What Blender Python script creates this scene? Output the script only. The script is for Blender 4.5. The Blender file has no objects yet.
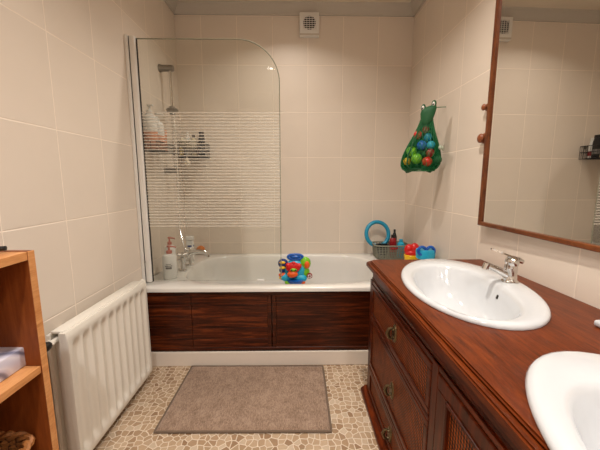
import bpy, bmesh, math, random
from mathutils import Vector, Matrix
random.seed(7)
PI = math.pi
SC = bpy.context.scene
COL = SC.collection
XL, XR, YB, ZC = -0.963, 0.966, 2.675, 2.54      # left wall, right wall, back wall, ceiling
YN = -1.35                                     # wall behind the viewpoint

# ------------------------------------------------------------------ materials
def newmat(name):
    m = bpy.data.materials.new(name); m.use_nodes = True
    nt = m.node_tree
    return m, nt, nt.nodes, nt.links, nt.nodes['Principled BSDF']
def setp(b, col=None, rough=None, metal=None, coat=None, spec=None, trans=None):
    if col is not None: b.inputs['Base Color'].default_value = (*col, 1)
    if rough is not None: b.inputs['Roughness'].default_value = rough
    if metal is not None: b.inputs['Metallic'].default_value = metal
    if coat is not None: b.inputs['Coat Weight'].default_value = coat
    if spec is not None: b.inputs['Specular IOR Level'].default_value = spec
    if trans is not None: b.inputs['Transmission Weight'].default_value = trans
def C(r, g, b):                                # sRGB 0-255 -> linear
    f = lambda c: (c/255/12.92) if c/255 <= .04045 else ((c/255+.055)/1.055)**2.4
    return (f(r), f(g), f(b))
def mathn(N, L, op, a, b=None, c=None, clamp=False):
    n = N.new('ShaderNodeMath'); n.operation = op; n.use_clamp = clamp
    for i, v in enumerate((a, b, c)):
        if v is None: continue
        if isinstance(v, (int, float)): n.inputs[i].default_value = v
        else: L.new(v, n.inputs[i])
    return n.outputs[0]
def mixc(N, L, fac, a, b):
    n = N.new('ShaderNodeMix'); n.data_type = 'RGBA'
    if isinstance(fac, (int, float)): n.inputs[0].default_value = fac
    else: L.new(fac, n.inputs[0])
    for i, v in ((6, a), (7, b)):
        if isinstance(v, tuple): n.inputs[i].default_value = (*v, 1)
        else: L.new(v, n.inputs[i])
    return n.outputs[2]
def coords(N, L, scale=(1, 1, 1), rot=(0, 0, 0)):
    t = N.new('ShaderNodeTexCoord'); mp = N.new('ShaderNodeMapping')
    mp.inputs['Scale'].default_value = scale; mp.inputs['Rotation'].default_value = rot
    L.new(t.outputs['Object'], mp.inputs[0]); return mp.outputs[0]
def noise(N, L, vec, scale, detail=3, rough=.5, dist=0):
    n = N.new('ShaderNodeTexNoise'); n.inputs['Scale'].default_value = scale
    n.inputs['Detail'].default_value = detail; n.inputs['Roughness'].default_value = rough
    n.inputs['Distortion'].default_value = dist
    L.new(vec, n.inputs['Vector']); return n.outputs['Fac']
def ramp(N, L, fac, stops):
    r = N.new('ShaderNodeValToRGB'); e = r.color_ramp.elements
    while len(e) < len(stops): e.new(.5)
    for i, (p, c) in enumerate(stops): e[i].position = p; e[i].color = (*c, 1)
    L.new(fac, r.inputs[0]); return r.outputs[0]
def bump(N, L, b, h, strength, dist=.01):
    n = N.new('ShaderNodeBump'); n.inputs['Strength'].default_value = strength
    n.inputs['Distance'].default_value = dist
    L.new(h, n.inputs['Height']); L.new(n.outputs[0], b.inputs['Normal'])
_plain = {}
def plain(name, col, rough=.45, metal=0, coat=0, spec=.5, var=.06, scale=40):
    """one-colour surface with a faint procedural mottling"""
    if name in _plain: return _plain[name]
    m, nt, N, L, b = newmat(name)
    setp(b, col, rough, metal, coat, spec)
    v = coords(N, L); f = noise(N, L, v, scale, 2)
    L.new(mixc(N, L, f, tuple(c*(1-var) for c in col), tuple(min(1, c*(1+var)) for c in col)), b.inputs['Base Color'])
    _plain[name] = m
    return m
def tile_mat(name, axis, u0, v0, col):
    m, nt, N, L, b = newmat(name)
    t = N.new('ShaderNodeTexCoord'); s = N.new('ShaderNodeSeparateXYZ'); L.new(t.outputs['Object'], s.inputs[0])
    W, H = .2875, .3700
    def cell(o, o0, size):
        q = mathn(N, L, 'DIVIDE', mathn(N, L, 'SUBTRACT', o, o0), size)
        fr = mathn(N, L, 'FRACT', q)
        d = mathn(N, L, 'MULTIPLY', mathn(N, L, 'MINIMUM', fr, mathn(N, L, 'SUBTRACT', 1.0, fr)), size)
        return mathn(N, L, 'FLOOR', q), d
    iu, du = cell(s.outputs[axis], u0, W); iv, dv = cell(s.outputs[2], v0, H)
    d = mathn(N, L, 'MINIMUM', du, dv)
    edge = N.new('ShaderNodeMapRange'); edge.inputs[1].default_value = .0016; edge.inputs[2].default_value = .0034
    L.new(d, edge.inputs[0])
    cv = N.new('ShaderNodeCombineXYZ'); L.new(iu, cv.inputs[0]); L.new(iv, cv.inputs[1])
    wn = N.new('ShaderNodeTexWhiteNoise'); L.new(cv.outputs[0], wn.inputs[0])
    obj = t.outputs['Object']
    n1 = noise(N, L, obj, 2.5, 4, .6)
    f = mathn(N, L, 'ADD', mathn(N, L, 'MULTIPLY', wn.outputs[0], .35), mathn(N, L, 'MULTIPLY', n1, .65))
    tc = mixc(N, L, f, tuple(c*.93 for c in col), tuple(min(1, c*1.07) for c in col))
    gc = tuple(min(1, c*1.22) for c in col)
    L.new(mixc(N, L, edge.outputs[0], gc, tc), b.inputs['Base Color'])
    rr = N.new('ShaderNodeMapRange'); rr.inputs[3].default_value = .7; rr.inputs[4].default_value = .42
    L.new(edge.outputs[0], rr.inputs[0]); L.new(rr.outputs[0], b.inputs['Roughness'])
    n2 = noise(N, L, obj, 9, 2)
    h = mathn(N, L, 'ADD', edge.outputs[0], mathn(N, L, 'MULTIPLY', n2, .5))
    bump(N, L, b, h, .4, .004)
    setp(b, spec=.4)
    return m
TILE = C(225, 212, 197)
m_tile_back = tile_mat('back_wall_tiles', 0, .107, 1.7216, TILE)
m_tile_left = tile_mat('left_wall_tiles', 1, 1.296, 1.356, TILE)
m_tile_right = tile_mat('right_wall_tiles', 1, 1.8630, 1.6986, TILE)

def pebble_mat():
    m, nt, N, L, b = newmat('pebble_floor')
    v = coords(N, L)
    nn = N.new('ShaderNodeTexNoise'); nn.inputs['Scale'].default_value = 14; nn.inputs['Detail'].default_value = 2
    L.new(v, nn.inputs['Vector'])
    mv = N.new('ShaderNodeVectorMath'); mv.operation = 'MULTIPLY_ADD'
    L.new(nn.outputs['Color'], mv.inputs[0]); mv.inputs[1].default_value = (.018, .018, 0); L.new(v, mv.inputs[2])
    def vor(feature):
        n = N.new('ShaderNodeTexVoronoi'); n.voronoi_dimensions = '2D'; n.feature = feature
        n.inputs['Scale'].default_value = 33; n.inputs['Randomness'].default_value = .75
        L.new(mv.outputs[0], n.inputs['Vector']); return n
    ve = vor('DISTANCE_TO_EDGE'); vc = vor('F1')
    mr = N.new('ShaderNodeMapRange'); mr.interpolation_type = 'SMOOTHSTEP'
    mr.inputs[1].default_value = .035; mr.inputs[2].default_value = .10
    L.new(ve.outputs['Distance'], mr.inputs[0])
    sp = N.new('ShaderNodeSeparateColor'); L.new(vc.outputs['Color'], sp.inputs[0])
    pc = ramp(N, L, sp.outputs[0], [(0, C(150, 118, 88)), (.3, C(184, 155, 124)), (.6, C(200, 174, 145)), (.85, C(172, 142, 110)), (1, C(210, 189, 164))])
    fine = noise(N, L, v, 120, 3, .6)
    pc2 = mixc(N, L, mathn(N, L, 'MULTIPLY', fine, .35), pc, C(120, 95, 70))
    L.new(mixc(N, L, mr.outputs[0], C(224, 205, 182), pc2), b.inputs['Base Color'])
    setp(b, rough=.5, spec=.35)
    bump(N, L, b, mathn(N, L, 'MULTIPLY', mr.outputs[0], 1.0), .6, .004)
    return m
m_floor = pebble_mat()

def wood_mat(name, dark, mid, light, scale=(1, 12, 12), rough=.32, coat=.3, contrast=1.0, nscale=5):
    m, nt, N, L, b = newmat(name)
    v = coords(N, L, scale)
    f = noise(N, L, v, nscale, 6, .62, .6)
    g = noise(N, L, coords(N, L, tuple(s*4 for s in scale)), nscale*2.2, 3, .6)
    h = mathn(N, L, 'ADD', mathn(N, L, 'MULTIPLY', f, .75), mathn(N, L, 'MULTIPLY', g, .25))
    L.new(ramp(N, L, h, [(.5-.18/contrast, dark), (.5, mid), (.5+.18/contrast, light)]), b.inputs['Base Color'])
    setp(b, rough=rough, coat=coat, spec=.22); b.inputs['Coat Roughness'].default_value = .25
    bump(N, L, b, h, .12, .002)
    return m
# grain running along world Y (vanity), X (bath panel), Z
m_van_top = wood_mat('vanity_top_wood', C(62, 22, 3), C(94, 37, 5), C(118, 52, 10), (22, 2.2, 22), .38, .05, 1.1)
m_van = wood_mat('vanity_mahogany', C(44, 13, 3), C(82, 29, 7), C(126, 52, 14), (12, 1.2, 12), .36, .08)
m_van_up = wood_mat('vanity_mahogany_upright', C(40, 12, 3), C(76, 26, 6), C(112, 44, 12), (12, 12, 1.2), .36, .08)
m_bathp = wood_mat('bath_panel_walnut', C(32, 11, 4), C(60, 23, 8), C(104, 45, 18), (.9, 9, 18), .3, .12, 1.3)
m_bathp2 = wood_mat('bath_panel_plank', C(36, 12, 4), C(72, 28, 10), C(120, 56, 24), (.7, 9, 12), .3, .12, 1.4)
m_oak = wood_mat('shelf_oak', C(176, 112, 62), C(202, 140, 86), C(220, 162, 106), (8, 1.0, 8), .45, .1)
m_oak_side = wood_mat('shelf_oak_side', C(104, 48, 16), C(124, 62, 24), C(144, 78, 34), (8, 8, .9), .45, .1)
m_frame = wood_mat('mirror_frame_wood', C(66, 30, 12), C(104, 54, 24), C(130, 74, 36), (10, 2, 2), .35, .2)

def cane_mat():
    m, nt, N, L, b = newmat('woven_cane')
    t = N.new('ShaderNodeTexCoord'); s = N.new('ShaderNodeSeparateXYZ'); L.new(t.outputs['Object'], s.inputs[0])
    y, z = s.outputs[1], s.outputs[2]
    P = 2*PI/.023
    a = mathn(N, L, 'SINE', mathn(N, L, 'MULTIPLY', mathn(N, L, 'ADD', y, z), P))
    c = mathn(N, L, 'SINE', mathn(N, L, 'MULTIPLY', mathn(N, L, 'SUBTRACT', y, z), P))
    w = mathn(N, L, 'MULTIPLY', a, c)
    w2 = mathn(N, L, 'SINE', mathn(N, L, 'MULTIPLY', y, P*2))
    h = mathn(N, L, 'ADD', mathn(N, L, 'MULTIPLY', w, .5), mathn(N, L, 'MULTIPLY', w2, .2))
    n = noise(N, L, t.outputs['Object'], 25, 3)
    k = mathn(N, L, 'ADD', mathn(N, L, 'ADD', h, .2), mathn(N, L, 'MULTIPLY', n, .6))
    L.new(ramp(N, L, k, [(.15, C(28, 8, 2)), (.5, C(88, 36, 10)), (.85, C(172, 86, 34))]), b.inputs['Base Color'])
    setp(b, rough=.45, spec=.25)
    bump(N, L, b, h, .9, .004)
    return m
m_cane = cane_mat()
m_white = plain('white_enamel', C(202, 204, 206), .12, coat=.5, var=.01)
m_bath = plain('bath_acrylic', C(226, 222, 215), .14, coat=.4, var=.01)
m_rad = plain('radiator_enamel', C(226, 220, 208), .28, coat=.2, var=.015)
m_pvc = plain('white_plastic', C(228, 225, 219), .35, var=.01)
m_cream = plain('cream_board', C(232, 220, 206), .5, var=.02)
m_ceil = plain('ceiling_paint', C(226, 212, 192), .8, var=.02)
m_cove = plain('grey_cornice_paint', C(192, 184, 172), .7, var=.02)
m_chrome = plain('chrome', C(215, 213, 210), .08, 1, var=.01)
m_steel = plain('brushed_steel', C(150, 146, 140), .28, 1, var=.03)
m_brass = plain('aged_brass', C(112, 98, 72), .35, .9, var=.15)
m_darkm = plain('dark_metal', C(38, 34, 30), .4, .3)
m_wire = plain('black_wire', C(40, 42, 46), .4, .4)
m_black = plain('black_plastic', C(20, 20, 22), .3)
m_dark = plain('dark_void', C(10, 9, 8), .9)
m_red = plain('red_plastic', C(205, 24, 22), .3)
m_darkred = plain('dark_red_plastic', C(140, 18, 26), .3)
m_yel = plain('yellow_plastic', C(240, 190, 20), .3)
m_blue = plain('blue_plastic', C(18, 88, 178), .3)
m_teal = plain('teal_plastic', C(20, 142, 178), .35)
m_sky = plain('cyan_plastic', C(40, 170, 205), .35)
m_green = plain('green_foam', C(14, 84, 44), .6)
m_net = plain('green_net', C(8, 108, 56), .5)
m_lime = plain('lime_plastic', C(120, 190, 30), .3)
m_orange = plain('orange_plastic', C(235, 95, 25), .4)
m_navy = plain('navy_fabric', C(28, 48, 112), .6)
m_pink = plain('pink_pump', C(196, 120, 104), .35)
m_peach = plain('peach_liquid', C(222, 158, 128), .3)
m_creamy = plain('cream_tube', C(232, 218, 186), .4)
m_sponge = plain('orange_sponge', C(206, 122, 60), .9, var=.3, scale=150)
m_puff = plain('cream_puff', C(226, 214, 190), .9, var=.15, scale=120)
m_greyw = plain('grey_green_plastic', C(128, 128, 112), .45)
m_label = plain('grey_label', C(120, 116, 112), .5)
m_wicker = plain('wicker', C(158, 100, 50), .6, var=.35, scale=60)
m_wickerd = plain('wicker_dark', C(92, 52, 24), .7, var=.3, scale=60)  # darker brown wicker for the stakes and base
m_hook = plain('hook_wood', C(140, 76, 40), .4, var=.15)

def swirl_mat():
    m, nt, N, L, b = newmat('lavender_swirl_card')
    v = coords(N, L, (5, 3, 9)); n = N.new('ShaderNodeTexWave'); n.wave_type = 'RINGS'
    n.inputs['Scale'].default_value = 1.1; n.inputs['Distortion'].default_value = 5; n.inputs['Detail'].default_value = 2
    n.inputs['Detail Scale'].default_value = .8
    L.new(v, n.inputs['Vector'])
    L.new(ramp(N, L, n.outputs['Fac'], [(0, C(120, 120, 142)), (.14, C(200, 196, 212)), (.5, C(226, 222, 230)), (1, C(208, 204, 218))]), b.inputs['Base Color'])
    setp(b, rough=.3); return m
m_swirl = swirl_mat()
def rug_mat():
    m, nt, N, L, b = newmat('taupe_rug')
    v = coords(N, L)
    w = noise(N, L, coords(N, L, (1, .35, 1)), 220, 3, .7)
    w2 = noise(N, L, v, 18, 3)
    f = mathn(N, L, 'ADD', mathn(N, L, 'MULTIPLY', w, .7), mathn(N, L, 'MULTIPLY', w2, .3))
    L.new(ramp(N, L, f, [(.3, C(108, 84, 66)), (.5, C(150, 124, 104)), (.7, C(182, 156, 134))]), b.inputs['Base Color'])
    setp(b, rough=.95, spec=.1); b.inputs['Sheen Weight'].default_value = .3
    bump(N, L, b, f, .8, .006); return m
m_rug = rug_mat()
m_rugedge = plain('rug_binding', C(112, 94, 78), .9, var=.15, scale=200)

def mirror_mat():
    m, nt, N, L, b = newmat('mirror_glass')
    setp(b, (.84, .83, .80), .01, 1)
    return m
m_mirror = mirror_mat()
def glass_mat():
    m, nt, N, L, b = newmat('etched_screen_glass')
    N.remove(b); out = N['Material Output']
    t = N.new('ShaderNodeTexCoord'); s = N.new('ShaderNodeSeparateXYZ'); L.new(t.outputs['Object'], s.inputs[0])
    z = s.outputs[2]
    tr = N.new('ShaderNodeBsdfTransparent'); tr.inputs[0].default_value = (.965, .975, .96, 1)
    gl = N.new('ShaderNodeBsdfGlossy'); gl.inputs['Roughness'].default_value = .015
    fr = N.new('ShaderNodeFresnel'); fr.inputs[0].default_value = 1.45
    mx = N.new('ShaderNodeMixShader'); L.new(mathn(N, L, 'MULTIPLY', fr.outputs[0], .8), mx.inputs[0])
    L.new(tr.outputs[0], mx.inputs[1]); L.new(gl.outputs[0], mx.inputs[2])
    fd = N.new('ShaderNodeBsdfDiffuse'); fd.inputs[0].default_value = (*C(240, 234, 222), 1)
    q = mathn(N, L, 'FRACT', mathn(N, L, 'DIVIDE', z, .0178))
    st = mathn(N, L, 'LESS_THAN', q, .36)
    inz = mathn(N, L, 'MULTIPLY', mathn(N, L, 'GREATER_THAN', z, .352), mathn(N, L, 'LESS_THAN', z, 1.045))
    fac = mathn(N, L, 'MULTIPLY', mathn(N, L, 'MULTIPLY', st, inz), .5)
    m2 = N.new('ShaderNodeMixShader'); L.new(fac, m2.inputs[0])
    L.new(mx.outputs[0], m2.inputs[1]); L.new(fd.outputs[0], m2.inputs[2])
    L.new(m2.outputs[0], out.inputs[0])
    return m
m_glass = glass_mat()
def emis(name, col, s):
    m, nt, N, L, b = newmat(name); b.inputs['Emission Color'].default_value = (*col, 1)
    b.inputs['Emission Strength'].default_value = s; return m
m_lamp = emis('lamp_lens', (1, .92, .82), 25)

# ------------------------------------------------------------------ mesh helpers
def BM(): return bmesh.new()
def box(bm, x0, x1, y0, y1, z0, z1, bev=0, seg=2, mi=0):
    r = bmesh.ops.create_cube(bm, size=1)
    vs = r['verts']
    for v in vs:
        v.co = Vector(((x0+x1)/2+v.co.x*(x1-x0), (y0+y1)/2+v.co.y*(y1-y0), (z0+z1)/2+v.co.z*(z1-z0)))
    fs = {f for v in vs for f in v.link_faces}
    for f in fs: f.material_index = mi
    if bev:
        es = list({e for v in vs for e in v.link_edges})
        rr = bmesh.ops.bevel(bm, geom=es, offset=bev, segments=seg, affect='EDGES', profile=.5)
        for f in rr['faces']: f.material_index = mi
def ring_strip(bm, rings, closed=True, cap0=False, cap1=False, mi=0):
    """rings: lists of Vectors of equal length; quads between successive rings"""
    R = [[bm.verts.new(p) for p in r] for r in rings]
    n = len(R[0])
    for a, b in zip(R, R[1:]):
        for i in range(n if closed else n-1):
            j = (i+1) % n
            f = bm.faces.new((a[i], a[j], b[j], b[i])); f.material_index = mi
    if cap0: bm.faces.new(R[0][::-1]).material_index = mi
    if cap1: bm.faces.new(R[-1]).material_index = mi
    return R
def lathe(bm, prof, c=(0, 0, 0), n=24, sx=1, sy=1, mi=0, axis='z', cap=True):
    rings = []
    for r, z in prof:
        ring = []
        for i in range(n):
            a = 2*PI*i/n
            x, y = r*math.cos(a)*sx, r*math.sin(a)*sy
            if axis == 'z': p = (x, y, z)
            elif axis == 'x': p = (z, x, y)
            else: p = (x, z, y)
            ring.append(Vector(p)+Vector(c))
        rings.append(ring)
    ring_strip(bm, rings, True, cap, cap, mi)
def tube(bm, pts, r, n=8, mi=0, closed=False):
    P = [Vector(p) for p in pts]; rr = r if isinstance(r, (list, tuple)) else [r]*len(P)
    rings = []; up = None
    for i, p in enumerate(P):
        if closed: t = P[(i+1) % len(P)]-P[i-1]
        elif i == 0: t = P[1]-P[0]
        elif i == len(P)-1: t = P[-1]-P[-2]
        else: t = P[i+1]-P[i-1]
        t = t.normalized()
        if up is None:
            up = Vector((0, 0, 1)) if abs(t.z) < .9 else Vector((1, 0, 0))
        s = t.cross(up).normalized(); up = s.cross(t).normalized()
        rings.append([p+(s*math.cos(2*PI*k/n)+up*math.sin(2*PI*k/n))*rr[i] for k in range(n)])
    if closed: rings.append(rings[0])
    if closed:
        R = [[bm.verts.new(q) for q in r_] for r_ in rings[:-1]]
        for i in range(len(R)):
            a, b = R[i], R[(i+1) % len(R)]
            for k in range(n): bm.faces.new((a[k], a[(k+1) % n], b[(k+1) % n], b[k])).material_index = mi
    else: ring_strip(bm, rings, True, True, True, mi)
def sphere(bm, c, r, s=(1, 1, 1), mi=0, u=16, v=10):
    R = bmesh.ops.create_uvsphere(bm, u_segments=u, v_segments=v, radius=r)
    for w in R['verts']:
        w.co = Vector((w.co.x*s[0]+c[0], w.co.y*s[1]+c[1], w.co.z*s[2]+c[2]))
    for f in {f for w in R['verts'] for f in w.link_faces}: f.material_index = mi
def prism(bm, poly, a0, a1, plane='yz', mi=0):
    """poly of 2-D points extruded along the remaining axis"""
    def P(u, v, a):
        return Vector({'yz': (a, u, v), 'xz': (u, a, v), 'xy': (u, v, a)}[plane])
    ring_strip(bm, [[P(u, v, a0) for u, v in poly], [P(u, v, a1) for u, v in poly]], True, True, True, mi)
def obj(name, bm, mats, parent=None, loc=(0, 0, 0), smooth=False, angle=35):
    bmesh.ops.recalc_face_normals(bm, faces=bm.faces)
    me = bpy.data.meshes.new(name); bm.to_mesh(me); bm.free()
    if not isinstance(mats, (list, tuple)): mats = [mats]
    for m in mats: me.materials.append(m)
    if smooth:
        me.polygons.foreach_set('use_smooth', [True]*len(me.polygons))
        me.set_sharp_from_angle(angle=math.radians(angle))
    o = bpy.data.objects.new(name, me); COL.objects.link(o)
    if parent: o.parent = parent
    o.location = loc
    return o
def thing(name, label, cat, loc=(0, 0, 0), rz=0, group=None):
    o = bpy.data.objects.new(name, None); COL.objects.link(o); o.location = loc; o.rotation_euler = (0, 0, rz)
    o.empty_display_size = .05
    return tag(o, label, cat, group)
def tag(o, label, cat, group=None):
    o['label'] = label; o['category'] = cat
    if group: o['group'] = group
    return o
def struct(name, bm, m, parent=None):
    o = obj(name, bm, m, parent)
    o['kind'] = 'structure'; return o
def dup(root, loc, label, rz=None):
    r = root.copy(); COL.objects.link(r); r.location = loc; r['label'] = label
    if rz is not None: r.rotation_euler = (0, 0, rz)
    for ch in list(root.children):
        c = ch.copy(); COL.objects.link(c); c.parent = r
        for g in list(ch.children):
            d = g.copy(); COL.objects.link(d); d.parent = c
    return r

# ------------------------------------------------------------------ the room
bm = BM(); box(bm, XL-.1, XR+.1, YN-.1, YB+.1, -.1, 0); struct('floor', bm, m_floor)
bm = BM(); box(bm, XL-.1, XR+.1, YN-.1, YB+.1, ZC, ZC+.1); struct('ceiling', bm, m_ceil)
bm = BM(); box(bm, XL-.1, XL, YN-.1, YB+.1, 0, ZC); struct('wall_left', bm, m_tile_left)
bm = BM(); box(bm, XR, XR+.1, YN-.1, YB+.1, 0, ZC); struct('wall_right', bm, m_tile_right)
bm = BM(); box(bm, XL, XR, YB, YB+.1, 0, ZC); struct('wall_back', bm, m_tile_back)
bm = BM(); box(bm, XL, XR, YN-.1, YN, 0, ZC); struct('wall_front', bm, m_tile_back)
cove = [(0, -.075), (.014, -.075), (.018, -.062), (.045, -.022), (.055, -.014), (.06, 0), (0, 0)]
bm = BM(); prism(bm, [(YB-a, ZC+b) for a, b in cove], XL, XR, 'yz'); struct('trim_1', bm, m_cove)
bm = BM(); prism(bm, [(XL+a, ZC+b) for a, b in cove], YN, YB, 'xz'); struct('trim_2', bm, m_cove)
bm = BM(); prism(bm, [(XR-a, ZC+b) for a, b in cove], YN, YB, 'xz'); struct('trim_3', bm, m_cove)
d = BM(); box(d, -.62, .18, YN, YN+.035, .005, 2.02, .004)
door = struct('door_1', d, m_pvc)
for (x0, x1) in ((-.53, -.25), (-.19, .09)):
    for (z0, z1) in ((.2, .9), (1.05, 1.85)):
        d = BM(); box(d, x0, x1, YN+.035, YN+.045, z0, z1, .006); obj('door_panel', d, m_pvc, door)
d = BM(); tube(d, [(.1, YN+.035, 1.0), (.1, YN+.09, 1.0), (.0, YN+.09, 1.0)], .01); obj('door_handle', d, m_chrome, door, smooth=True)

# ------------------------------------------------------------------ bath
def sup(a, b, n, t):
    c, s = math.cos(t), math.sin(t)
    r = (abs(c/a)**n+abs(s/b)**n)**(-1/n)
    return r*c, r*s
bath = thing('bathtub', 'white built-in bathtub with dark wood panelled front under the tiled wall', 'bathtub', (0, 2.22, 0))
OY = -2.22
def bathv(x, y, z): return Vector((x, y+OY, z))
x0, x1, y0, y1 = XL+.001, XR-.001, 1.782, YB-.001
cx, cy = -.075, 2.226
angs = sorted([2*PI*i/120 for i in range(120)]+[math.atan2(yy-cy, xx-cx) % (2*PI) for xx in (x0, x1) for yy in (y0, y1)])
def rect(t, ins):
    c, s = math.cos(t), math.sin(t); k = 1e9
    if c > 1e-9: k = min(k, (x1-cx)/c)
    if c < -1e-9: k = min(k, (x0-cx)/c)
    if s > 1e-9: k = min(k, (y1-cy)/s)
    if s < -1e-9: k = min(k, (y0-cy)/s)
    X, Y = cx+k*c, cy+k*s
    return max(x0+ins, min(x1-ins, X)), max(y0+ins, min(y1-ins, Y))
bm = BM(); rings = []
for ins, z in ((0, .487), (0, .505), (.003, .511), (.009, .514)):
    rings.append([bathv(*rect(t, ins), z) for t in angs])
for k, z in ((1.012, .514), (1.0, .511), (.99, .500), (.975, .44), (.955, .34), (.925, .24), (.89, .18), (.82, .145), (.70, .132), (.35, .128), (.02, .127)):
    ring = []
    for t in angs:
        u, v = sup(.69*k, .378*k if k > .8 else .378*k, 3.6 if k > .6 else 2.5, t)
        ring.append(bathv(cx+u, cy+v, z))
    rings.append(ring)
ring_strip(bm, rings, True, False, True)
obj('tub', bm, m_bath, bath, smooth=True, angle=40)
# front panelling: frame, two recessed fields
PF = 1.80
bm = BM()
def fb(x0, x1, z0, z1, y=PF, t=.02, bev=.002): box(bm, x0, x1, y+OY, y+t+OY, z0, z1, bev, 1)
fb(XL+.002, XR-.002, .455, .486); fb(XL+.002, XR-.002, .095, .118)
for a, b in ((XL+.002, XL+.03), (-.172, -.148), (-.143, -.119), (.60, .99)): fb(a, b, .118, .455)
obj('panel_frame', bm, m_bathp, bath)
bm = BM(); fb(-.119, .60, .118, .455, PF+.006, .01)
obj('panel_field', bm, m_bathp, bath)
bm = BM()
for i, (a, b) in enumerate(((.118, .172), (.174, .245), (.247, .325), (.327, .392), (.394, .455))):
    fb(XL+.03, -.64, a, b, PF+.003, .012, .0015); fb(-.638, -.172, a, b, PF+.004, .012, .0015)
obj('plank_field', bm, m_bathp2, bath)
bm = BM(); box(bm, XL+.002, XR-.002, 1.788+OY, 1.80+OY, 0.001, .094, .003, 2); obj('kick_board', bm, m_cream, bath)
bm = BM(); lathe(bm, [(.001, 0), (.022, 0), (.024, .003), (.001, .004)], (cx, 2.22+OY, .128), 20); obj('drain', bm, m_chrome, bath, smooth=True)

# bath screen --------------------------------------------------------
SY = 1.895
scr = thing('bath_screen', 'clear glass bath screen with etched stripes and white wall frame', 'shower screen', (XL, SY, .515))
bm = BM(); box(bm, .001, .020, -.025, .025, 0, 1.452, .003); obj('wall_profile', bm, m_pvc, scr, smooth=True)
bm = BM(); box(bm, .0225, .058, -.018, .018, .002, 1.452, .008, 3); obj('frame_post', bm, m_pvc, scr, smooth=True)
bm = BM(); box(bm, .0203, .0222, -.016, .016, .004, 1.448); box(bm, .0585, .0615, -.006, .006, .004, 1.44); obj('seal', bm, m_darkm, scr)
poly = [(.056, .008), (.873, .008)]
R_ = .235
for i in range(17):
    a = PI/2*i/16
    poly.append((.873-R_+R_*math.cos(a), 1.440-R_+R_*math.sin(a)))
poly.append((.056, 1.440))
bm = BM(); prism(bm, poly, -.003, .003, 'xz'); obj('glass_panel', bm, m_glass, scr)
bm = BM(); tube(bm, [(x, 0, z) for x, z in poly[1:-1]]+[(.06, 0, 1.440)], .0032, 6)
m_gedge = plain('glass_edge', C(150, 150, 132), .2, var=.02)
obj('glass_edge', bm, m_gedge, scr, smooth=True)
bm = BM(); box(bm, .72, .765, -.012, .012, 0, .016, .004); obj('floor_clip', bm, m_pvc, scr, smooth=True)
bm = BM(); lathe(bm, [(.001, .022), (.008, .022), (.008, .0275), (.001, .028)], (0, -.016, .135), 12, axis='x'); obj('screw_cap', bm, m_steel, scr)

# ------------------------------------------------------------------ radiator
rad = thing('radiator', 'white ribbed panel radiator hung low on the left tiled wall', 'radiator', (XL, 1.345, 0))
RX = .131; ry0, ry1, rz0, rz1 = -.285, .318, .05, .600
bm = BM(); NY, NZ = 150, 40; nr = 10
def ribs(y, z):
    u = (y-ry0-.02)/((ry1-ry0-.04)/nr)
    if u < 0 or u > nr: return 0
    f = (math.cos(2*PI*(u-.5))+1)/2
    f = f**1.1
    e = min(1, max(0, (z-rz0-.03)/.035))*min(1, max(0, (rz1-.035-z)/.035))
    return (1-(1-f)**2)*(e*e*(3-2*e))*-.018
V = [[None]*(NZ+1) for _ in range(NY+1)]
zs = [rz0+(rz1-rz0)*j/NZ for j in range(NZ+1)]
for i in range(NY+1):
    y = ry0+(ry1-ry0)*i/NY
    for j in range(NZ+1):
        ed = min(y-ry0, ry1-y, zs[j]-rz0, rz1-zs[j])
        V[i][j] = bm.verts.new((RX+ribs(y, zs[j])-(.006 if ed < .001 else 0), y, zs[j]))
for i in range(NY):
    for j in range(NZ): bm.faces.new((V[i][j], V[i+1][j], V[i+1][j+1], V[i][j+1]))
back = [bm.verts.new((RX-.03, y, z)) for y, z in ((ry0, rz0), (ry1, rz0), (ry1, rz1), (ry0, rz1))]
bm.faces.new([V[i][0] for i in range(NY+1)]+[back[1], back[0]])
bm.faces.new([V[i][NZ] for i in range(NY, -1, -1)]+[back[3], back[2]])
bm.faces.new([V[0][j] for j in range(NZ, -1, -1)]+[back[0], back[3]])
bm.faces.new([V[NY][j] for j in range(NZ+1)]+[back[2], back[1]])
bm.faces.new(back)
obj('front_panel', bm, m_rad, rad, smooth=True, angle=50)
bm = BM(); box(bm, RX-.085, RX-.068, ry0+.01, ry1-.01, rz0+.01, rz1-.01, .004); obj('rear_panel', bm, m_rad, rad)
bm = BM()
for i in range(40):
    y = ry0+.03+(ry1-ry0-.06)*i/39
    box(bm, RX-.069, RX-.031, y-.003, y+.003, rz0+.05, rz1-.03)
obj('convector_fins', bm, m_rad, rad)
bm = BM(); box(bm, RX-.068, RX-.02, ry0+.012, ry1-.012, rz1-.006, rz1+.004, .003); obj('top_cover', bm, m_rad, rad, smooth=True)
for yy in (-.15, .25):
    bm = BM(); box(bm, .0, RX-.07, yy-.015, yy+.015, .12, .56, .002); obj('wall_bracket', bm, m_rad, rad)
for yy, s in ((ry0, -1), (ry1, 1)):
    bm = BM(); tube(bm, [(RX-.05, yy-.02*s, .57), (RX-.05, yy+.02*s, .57)], .010, 10)
    tube(bm, [(RX-.05, yy+.012*s, .57), (RX-.05, yy+.032*s, .57)], .014, 6)
    tube(bm, [(RX-.05, yy+.01*s, .57), (RX-.10, yy-.01*s, .56), (RX-.10, yy-.03*s, .02)], .0075, 10)
    if s > 0: tube(bm, [(RX-.05, yy+.03, .57), (RX-.05, yy+.06, .575)], [.014, .017], 12)
    v = obj('valve', bm, m_rad, rad, smooth=True)
    if s < 0:
        bm = BM(); lathe(bm, [(.001, -.058), (.013, -.057), (.016, -.050), (.0175, -.036), (.014, -.022), (.010, -.016), (.001, -.016)], (RX-.05, yy, .57), 12, axis='y')
        obj('valve_knob', bm, m_darkm, v, smooth=True)

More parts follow.
